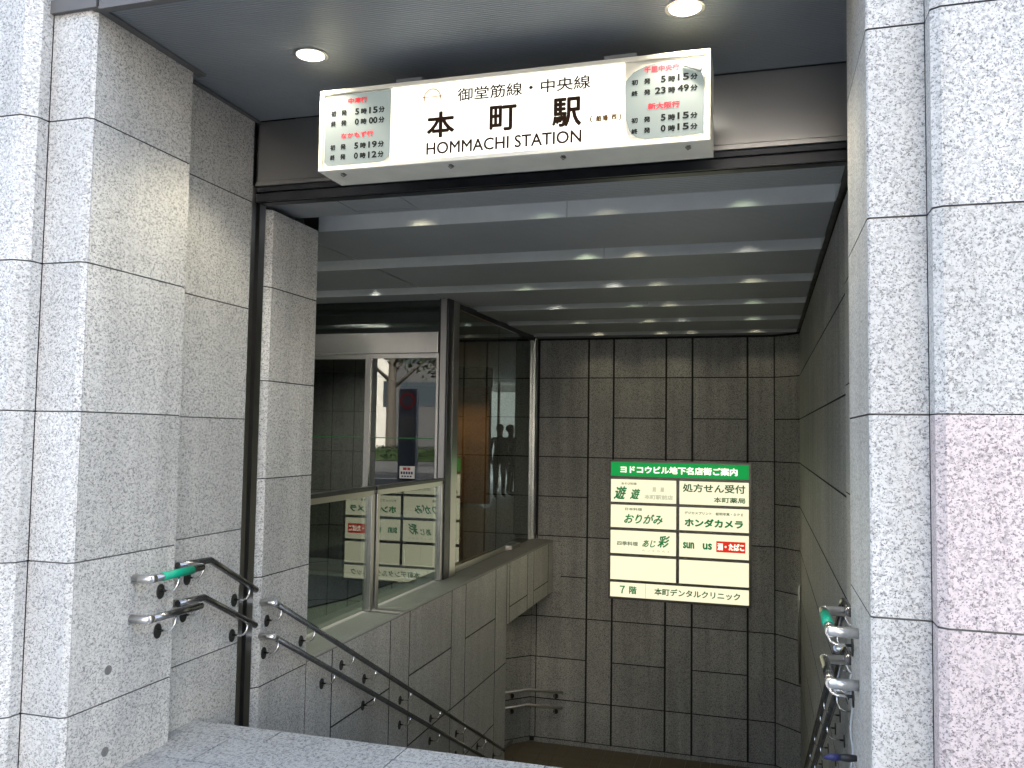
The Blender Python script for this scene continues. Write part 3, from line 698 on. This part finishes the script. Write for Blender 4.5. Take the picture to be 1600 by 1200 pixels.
# ------------------------------------------------------------------ lobby: balustrade, glass screen, door, floor
mb = MB(); mb.box((-9, 4.93, -.3), (-3.05, 21.05, .033)); tag(mb.build('lobby_floor', 'lobby_tile'), kind='structure')
mb = MB(); mb.box((-9, 2.76, -.25), (-4.05, 4.93, .01)); mb.box((-7, 9.37, -.66), (-3.05, 12, -.32)); tag(mb.build('lobby_slab', 'lobby_tile'), kind='structure')
m = MB(); m.prism([(-5.2, 5.35), (-3.64, 5.35), (-3.60, 6.30), (-3.48, 6.75), (-3.43, 7.75), (-5.2, 7.75)], .034, .046); tag(m.build('door_mat', 'mat_navy'), 'dark navy entrance mat on the lobby floor behind the low glass', 'mat')
XG = -3.09
def balustrade(y0, y1, label):
    t = thing('glass_balustrade', (XG, y0, .1), label, 'balustrade', 'low glass balustrades before the lobby')
    m = MB(); m.box((XG-.006, y0+.05, .06), (XG+.006, y1-.05, 0.99)); m.build('pane', 'glass_clear', t)
    for a in (y0, y1-.055):
        m = MB(); m.box((XG-.035, a, .045), (XG+.035, a+.055, .985)); m.build('post', 'steel_lintel', t, bevel=.004)
    m = MB(); a, b = y0-.01, y1+.005
    m.box((XG-.040, a, 1.012), (XG+.040, b, 1.042)); m.build('top_rail', 'dark_metal', t, bevel=.004)
    m = MB(); m.box((XG-.030, a+.02, .968), (XG+.030, b-.02, 1.011)); m.build('rail_trim', 'steel_lintel', t)
balustrade(4.95, 6.40, 'low glass balustrade with dark top rail nearest the pier')
balustrade(6.445, 7.955, 'low glass balustrade with dark top rail beside the tall glass post')
t = thing('glass_screen', (XG, 9.5, .1), 'tall glass screen with dark metal posts above the parapet', 'glass screen')
m = MB(); m.box((XG-.05, 7.96, .042), (XG+.05, 8.28, 2.85)); m.build('post', 'dark_metal', t, bevel=.004)
m = MB(); m.box((XG+.051, 8.10, .044), (XG+.056, 8.26, 2.84)); m.box((XG-.03, 7.950, .044), (XG+.03, 7.958, 2.84)); m.build('post_cover', 'steel_lintel', t)
for y in (11.37, 11.45):
    m = MB(); m.box((XG-.045, y, .042), (XG+.045, y+.028, 2.84)); m.build('post', 'steel', t, bevel=.004)
m = MB(); m.box((XG-.04, 11.399, .042), (XG+.03, 11.449, 2.84)); m.box((XG-.03, 11.479, .042), (XG+.03, 11.59, 2.84)); m.build('post_infill', 'dark_metal', t)
for y0, y1 in ((8.29, 9.80), (9.805, 11.35)):
    m = MB(); m.box((XG-.006, y0, .05), (XG+.006, y1, 2.78)); m.build('pane', 'glass_clear', t)
m = MB(); m.box((XG-.03, 8.29, 2.785), (XG+.03, 11.35, 2.85)); m.build('head_rail', 'dark_metal', t)
m = MB(); m.box((XG-.03, 8.29, .045), (XG+.03, 10.25, .115)); m.box((XG-.045, 10.25, .045), (XG+.07, 10.65, .10)); m.build('base_rail', 'steel', t, bevel=.003)
# sliding door plane
YDO = 8.0
t = thing('door_header', (-4.5, YDO, 2.29), 'brushed steel header box above the lobby glass doors', 'door header')
m = MB(); m.box((-8.5, YDO-.06, 2.293), (-3.145, YDO+.08, 2.505)); m.build('cover', 'steel', t, bevel=.004)
m = MB(); m.box((-8.5, YDO+.02, 2.512), (-3.145, YDO+.03, 2.838)); m.build('transom_pane', 'glass_door', t)
def door(x0, x1, y, label, hand):
    t = thing('glass_door', ((x0+x1)/2, y, .04), label, 'door', 'glass doors of the lobby')
    m = MB(); m.box((x0+.04, y, .15), (x1-.02, y+.008, 2.27)); m.build('pane', 'glass_door', t)
    m = MB()
    m.box((x0, y-.018, .04), (x0+.045, y+.026, 2.29)); m.box((x1-.026, y-.018, .04), (x1, y+.026, 2.29)); m.box((x0+.045, y-.017, .04), (x1-.026, y+.025, .165)); m.box((x0+.045, y-.017, 2.245), (x1-.026, y+.025, 2.29))
    m.build('frame', 'steel', t)
    if hand:
        m = MB(); m.box((x0+.05, y-.02, 1.425), (x1-.03, y-.012, 1.433)); m.build('guard_line', 'dkgreen', t)
door(-3.945, -3.145, YDO, 'glass door leaf with a small notice, reflecting the street tree', True)
door(-5.2, -3.957, YDO+.05, 'glass door leaf left of the notice, reflecting granite slabs', True)
door(-6.4, -5.21, YDO+.05, 'fixed glass door leaf far left, mostly hidden behind the pier', False)
t = thing('notice', (-3.4700, YDO-.004, 1.05), 'small white notice with red and dark lines stuck on the glass door', 'notice')
m = MB(); m.box((-3.5530, YDO-.008, 1.022), (-3.3880, YDO-.002, 1.147)); m.build('paper', 'notice_paper', t)
m = MB(); m.box((-3.5150, YDO-.0095, 1.107), (-3.4750, YDO-.0085, 1.134)); m.box((-3.4680, YDO-.0095, 1.107), (-3.4350, YDO-.0085, 1.134)); m.build('red_print', 'red_mark', t)
m = MB()
for k in range(5): m.box((-3.5400+.028*k, YDO-.0095, 1.065), (-3.5200+.028*k, YDO-.0085, 1.092))
for k in range(4): m.box((-3.5300+.03*k, YDO-.0095, 1.037), (-3.5100+.03*k, YDO-.0085, 1.052))
m.build('dark_print', 'navy_mark', t)
t = thing('stanchion', (-3.39, 7.80, .034), 'chrome stanchion with round base on the lobby floor beside the mat', 'stanchion')
m = MB()
m.tube([(-3.39, 7.80, .035), (-3.39, 7.80, .043), (-3.39, 7.80, .054), (-3.39, 7.80, .066), (-3.39, 7.80, .072)], .1, 28, radii=[.12, .12, .10, .045, .014]); m.build('base', 'steel_bright', t)
m = MB(); m.tube([(-3.39, 7.80, 0.07), (-3.39, 7.80, .35)], .006, 10); m.build('stem', 'steel_bright', t)
# lobby interior behind the glass
t = thing('lobby_interior_wall', (-6, 14, .09), 'dark lobby walls behind the tall glass with a bright far doorway and an added sun-blocking canopy', 'wall')
m = MB(); m.box((-9.1, 4.93, 0), (-9.0, 22, 2.9)); m.box((-3.42, 12.2, -.3), (-3.3, 21, 2.9)); m.box((-9, 21, .085), (-7.15, 21.1, 2.9)); m.box((-5.95, 21, .085), (-3.4, 21.1, 2.9)); m.box((-7.15, 21, 2.82), (-5.95, 21.1, 2.9)); m.box((-8.5, 21.2, 2.86), (-4.5, 27, 2.96)); m.box((-7.2, 15.9, 2.42), (-5.25, 16.28, 2.83)); m.box((-7.2, 11.7, 2.70), (-5.0, 12.0, 2.83)); m.build('wall', 'lobby_wall', t)  # includes an added canopy blocking sun and an added header darkening the column top
m = MB(); m.box((-9, 11.62, 2.80), (-3.3, 22, 2.9)); m.build('ceiling_panel', 'ceiling_metal', t)
m = MB(); m.box((-6.62, 20.98, .085), (-6.56, 21.06, 2.82)); m.box((-7.15, 20.98, .085), (-7.10, 21.06, 2.82)); m.box((-6.0, 20.98, .085), (-5.95, 21.06, 2.82)); m.build('door_frame', 'steel', t)
m = MB(); wall(m, [(-6.2, 16.3), (-5.32, 16.3)], [.085, .65, 1.2, 1.75, 2.3, 2.8], 1); wall(m, [(-5.32, 16.3), (-5.32, 16.45)], [.085, .65, 1.2, 1.75, 2.3, 2.8], 1)
tag(m.build('stone_column', ['orange_stone', 'sealant']), 'orange lit stone column standing in the lobby behind the tall glass', 'column')
t = thing('ceiling_lamp', (-5.7, 15.6, 2.8), 'warm ceiling lamp lighting the orange column in the lobby', 'lamp')
m = MB(); m.ring((-5.7, 15.3, 2.8), (0, 0, -1), .07, .085, .006); m.build('trim_ring', 'steel_satin', t)
m = MB(); m.disc((-5.7, 15.3, 2.798), (0, 0, -1), .07); m.build('lens', 'lens_lit', t)
l = bpy.data.lights.new('lamp_light', 'SPOT'); l.energy = 13; l.color = (1, .66, .33); l.spot_size = R(120); l.spot_blend = .6; l.shadow_soft_size = .06
o = bpy.data.objects.new('lamp_light', l); COL.objects.link(o); o.parent = t; o.location = (0, -.3, -.03)
# lamp of the lower passage
t = thing('passage_lamp', (-3.5, 10.8, -.67), 'lamp under the bridge beam lighting the passage at the stair foot', 'lamp')
m = MB(); m.ring((-3.5, 10.6, -.67), (0, 0, -1), .06, .075, .006); m.build('trim_ring', 'steel_satin', t)
m = MB(); m.disc((-3.5, 10.6, -.673), (0, 0, -1), .06); m.build('lens', 'lens_lit', t)
l = bpy.data.lights.new('lamp_light', 'SPOT'); l.energy = 1.1; l.color = (1, .9, .66); l.spot_size = R(140); l.spot_blend = .6; l.shadow_soft_size = .05
o = bpy.data.objects.new('lamp_light', l); COL.objects.link(o); o.parent = t; o.location = (0, -.2, -.03)
m = MB(); m.box((-4.7, 9.37, -2.73), (-4.6, 10.2, -.67)); tag(m.build('passage_wall', 'granite_inner_shaded'), 'granite end wall of the passage under the bridge beam', 'wall')

# people in the far lobby, dark against the bright doorway
def person(loc, h, label, rz=0.0, arm=0.0):
    k = h/1.70
    J = {'pelvis': (0, 0, .92), 'waist': (0, .0, 1.08), 'chest': (0, 0, 1.28), 'neck': (0, 0, 1.44), 'head0': (0, -.01, 1.52), 'head1': (0, -.01, 1.62), 'head2': (0, 0, 1.68)}
    Rr = {'pelvis': (.155, .11), 'waist': (.14, .10), 'chest': (.165, .11), 'neck': (.055, .055), 'head0': (.07, .08), 'head1': (.078, .095), 'head2': (.05, .06)}
    E = [('pelvis', 'waist'), ('waist', 'chest'), ('chest', 'neck'), ('neck', 'head0'), ('head0', 'head1'), ('head1', 'head2')]
    for s, n_ in ((-1, 'l'), (1, 'r')):
        J.update({n_+'sh': (.18*s, 0, 1.37), n_+'el': (.23*s, .03, 1.10), n_+'wr': (.22*s, -.06-arm*.1, .86+arm*.12), n_+'ha': (.21*s, -.09-arm*.1, .77+arm*.12),
                  n_+'hip': (.09*s, 0, .86), n_+'kn': (.095*s, -.015, .48), n_+'an': (.10*s, .02, .09), n_+'to': (.11*s, -.14, .035)})
        Rr.update({n_+'sh': (.06, .06), n_+'el': (.045, .045), n_+'wr': (.032, .032), n_+'ha': (.04, .022), n_+'hip': (.095, .10), n_+'kn': (.06, .06), n_+'an': (.042, .045), n_+'to': (.04, .03)})
        E += [('chest', n_+'sh'), (n_+'sh', n_+'el'), (n_+'el', n_+'wr'), (n_+'wr', n_+'ha'), ('pelvis', n_+'hip'), (n_+'hip', n_+'kn'), (n_+'kn', n_+'an'), (n_+'an', n_+'to')]
    names = list(J); me = bpy.data.meshes.new('person'); me.from_pydata([Vector(J[n_])*k for n_ in names], [(names.index(a), names.index(b)) for a, b in E], [])
    o = bpy.data.objects.new('person', me); COL.objects.link(o)
    md = o.modifiers.new('skin', 'SKIN'); sub = o.modifiers.new('sub', 'SUBSURF'); sub.levels = 2; sub.render_levels = 2
    for i, n_ in enumerate(names):
        me.skin_vertices[0].data[i].radius = (Rr[n_][0]*k, Rr[n_][1]*k)
    me.skin_vertices[0].data[0].use_root = True
    me.materials.append(MAT['cloth_dark'])
    bpy.context.view_layer.update(); dg = bpy.context.evaluated_depsgraph_get(); nm = bpy.data.meshes.new_from_object(o.evaluated_get(dg))
    nm.materials.clear(); nm.materials.append(MAT['cloth_dark']); nm.materials.append(MAT['skin'])
    for p in nm.polygons:
        p.use_smooth = True; c = p.center/k
        if c.z > 1.45 or (c.z < .83 and abs(c.x) > .17): p.material_index = 1
    o.modifiers.clear(); o.data = nm; bpy.data.meshes.remove(me)
    o.location = loc; o.rotation_euler = (0, 0, rz); tag(o, label, 'person', 'people in the lobby')
    bm = bmesh.new(); bmesh.ops.create_uvsphere(bm, u_segments=18, v_segments=12, radius=.105*k)
    for v in bm.verts: v.co = Vector((v.co.x*.9, v.co.y*1.08+.015*k, v.co.z*1.0+1.615*k))
    bmesh.ops.delete(bm, geom=[v for v in bm.verts if v.co.y < -.045*k and v.co.z < 1.66*k or v.co.z < 1.53*k], context='VERTS')
    hm = bpy.data.meshes.new('hair'); bm.to_mesh(hm); bm.free(); hm.materials.append(MAT['hair'])
    for p in hm.polygons: p.use_smooth = True
    ho = bpy.data.objects.new('hair', hm); COL.objects.link(ho); ho.parent = o
    return o
person((-5.80, 18.6, .033), 1.66, 'person in dark clothes standing in the lobby before the bright doorway, the nearer and larger', .6)
person((-5.72, 19.2, .033), 1.66, 'person in dark clothes standing in the lobby, the slimmer figure to the right', 1.5, .6)

# ------------------------------------------------------------------ street across the road (seen mirrored in the glass)
def tree(x, y, h, label, leafy, seed):
    rnd = random.Random(seed); t = thing('street_tree', (x, y, 0), label, 'tree', 'street trees across the road')
    m = MB(); tips = []
    m.tube([(x, y, -.2), (x+.02, y, .3), (x, y, h*.3), (x+.05, y, h*.5), (x, y+.05, h*.72), (x, y, h)], .3, 14, radii=[.42, .32, .28, .22, .14, .04])
    for k in range(16):
        z = h*(.36+.6*k/16); a = k*2.4+rnd.uniform(-.4, .4); L = h*.30*(1.15-k/18); r_ = .11*(1.1-k/18)
        p = Vector((x, y, z)); q = p+Vector((math.cos(a)*L*.5, math.sin(a)*L*.5, L*.45)); e = p+Vector((math.cos(a)*L*.8, math.sin(a)*L*.8, L*1.15))
        m.tube([p, q, e], r_, 8, radii=[r_, r_*.6, .012]); tips += [q, e, (q+e)/2]
        for j in range(3):
            a2 = a+rnd.uniform(-1, 1); f = q+Vector((math.cos(a2), math.sin(a2), rnd.uniform(.3, 1)))*L*.4; m.tube([q.lerp(e, j/4), f], .03, 6, radii=[.03, .006]); tips.append(f)
    m.build('trunk', 'bark', t)
    m = MB()
    for p in tips:
        for j in range(leafy):
            c = Vector(p)+Vector((rnd.gauss(0, .45), rnd.gauss(0, .45), rnd.gauss(0, .4))); s_ = rnd.uniform(.07, .16)
            u = Vector((rnd.gauss(0, 1), rnd.gauss(0, 1), rnd.gauss(0, 1))).normalized(); v = u.orthogonal().normalized()
            m.face([c-u*s_, c+v*s_*.6, c+u*s_, c-v*s_*.6])
    m.build('crown', 'leaf', t)
tree(-20.9, -29.6, 11, 'street tree with a thick bare lower trunk, mirrored in the glass door', 12, 3)
tree(-13.0, -19.6, 8.5, 'leafy street tree, mirrored at the upper right of the glass door', 75, 5)
tree(-29, -29.6, 11, 'street tree farther along the road, beyond the mirrored trunk', 30, 8)
m = MB(); rnd = random.Random(4)
for k in range(9000):
    c = Vector((rnd.uniform(-34, -8), -27.9+rnd.uniform(-.5, .5), rnd.uniform(.05, .72))); s_ = rnd.uniform(.04, .09)
    u = Vector((rnd.gauss(0, 1), rnd.gauss(0, 1), rnd.gauss(0, 1))).normalized(); v = u.orthogonal().normalized(); m.face([c-u*s_, c+v*s_*.7, c+u*s_, c-v*s_*.7])
m.box((-34, -28.2, -.1), (-8, -27.6, .55)); tag(m.build('hedge', 'hedge_leaf'), 'clipped green hedge in the road median below the mirrored tree', 'hedge')
def block(name, x0, x1, y0, y1, h, mat, label, nx, nz, win):
    t = thing(name, ((x0+x1)/2, y1, 0), label, 'building', 'buildings across the road')
    m = MB(); m.box((x0, y0, -.3), (x1, y1, h)); m.build('wall', mat, t)
    dx = (x1-x0)/nx; dz = (h-3)/nz
    for i in range(nx):
        for k in range(nz):
            m = MB(); m.box((x0+dx*(i+.5-win/2), y1-.05, 3+dz*(k+.2)), (x0+dx*(i+.5+win/2), y1+.03, 3+dz*(k+.75))); m.build('window', 'window_dark', t)
block('office_building', -36.5, -31.5, -75, -60, 26, 'white_paint', 'white office building mirrored behind the tree in the glass door', 2, 5, .35)
block('office_building', -31.0, -8, -70, -52.6, 22, 'dark_facade', 'grey office building mirrored at the right of the glass door', 5, 5, .8)
block('office_building', -7, 14, -70, -52.6, 30, 'white_paint', 'pale office building straight across the road behind the viewer', 5, 6, .6)
block('office_building', 15, 50, -72, -54, 26, 'white_paint', 'long pale office building across the road to the right', 7, 6, .55)
block('office_building', -80, -38, -72, -54, 28, 'grey_facade', 'long grey office building across the road to the far left', 8, 6, .6)
t = thing('pylon_sign', (-10.54, -8.6, 0), 'blue grey pylon sign with a red oval ring on the pavement, mirrored in the door', 'sign')
m = MB(); m.box((-10.99, -8.75, 0), (-10.39, -8.55, 2.85)); m.build('body', 'blue_slab', t, bevel=.01)
m = MB(); m.ring((-10.69, -8.55, 2.47), (0, 1, 0), .19, .25, .012); m.build('emblem', 'red_mark', t)
m = MB(); m.box((-10.93, -8.552, 1.2), (-10.45, -8.54, 2.0)); m.build('board', 'grey_facade', t)

t = thing('office_building', (-8, 36, 0), 'pale building beyond the doorway at the far end of the lobby', 'building', 'buildings across the road')
m = MB(); m.box((-22, 36, -.2), (8, 44, 16)); m.build('wall', 'white_paint', t)
for i in range(7):
    for k in range(3):
        m = MB(); m.box((-20+4*i, 35.96, 3.6+3.6*k), (-18+4*i, 36.02, 5.4+3.6*k)); m.build('window', 'window_dark', t)
mb = MB(); mb.box((-60, 21.06, -.2), (60, 36, -.02)); tag(mb.build('rear_pavement', 'granite_paving'), kind='structure')
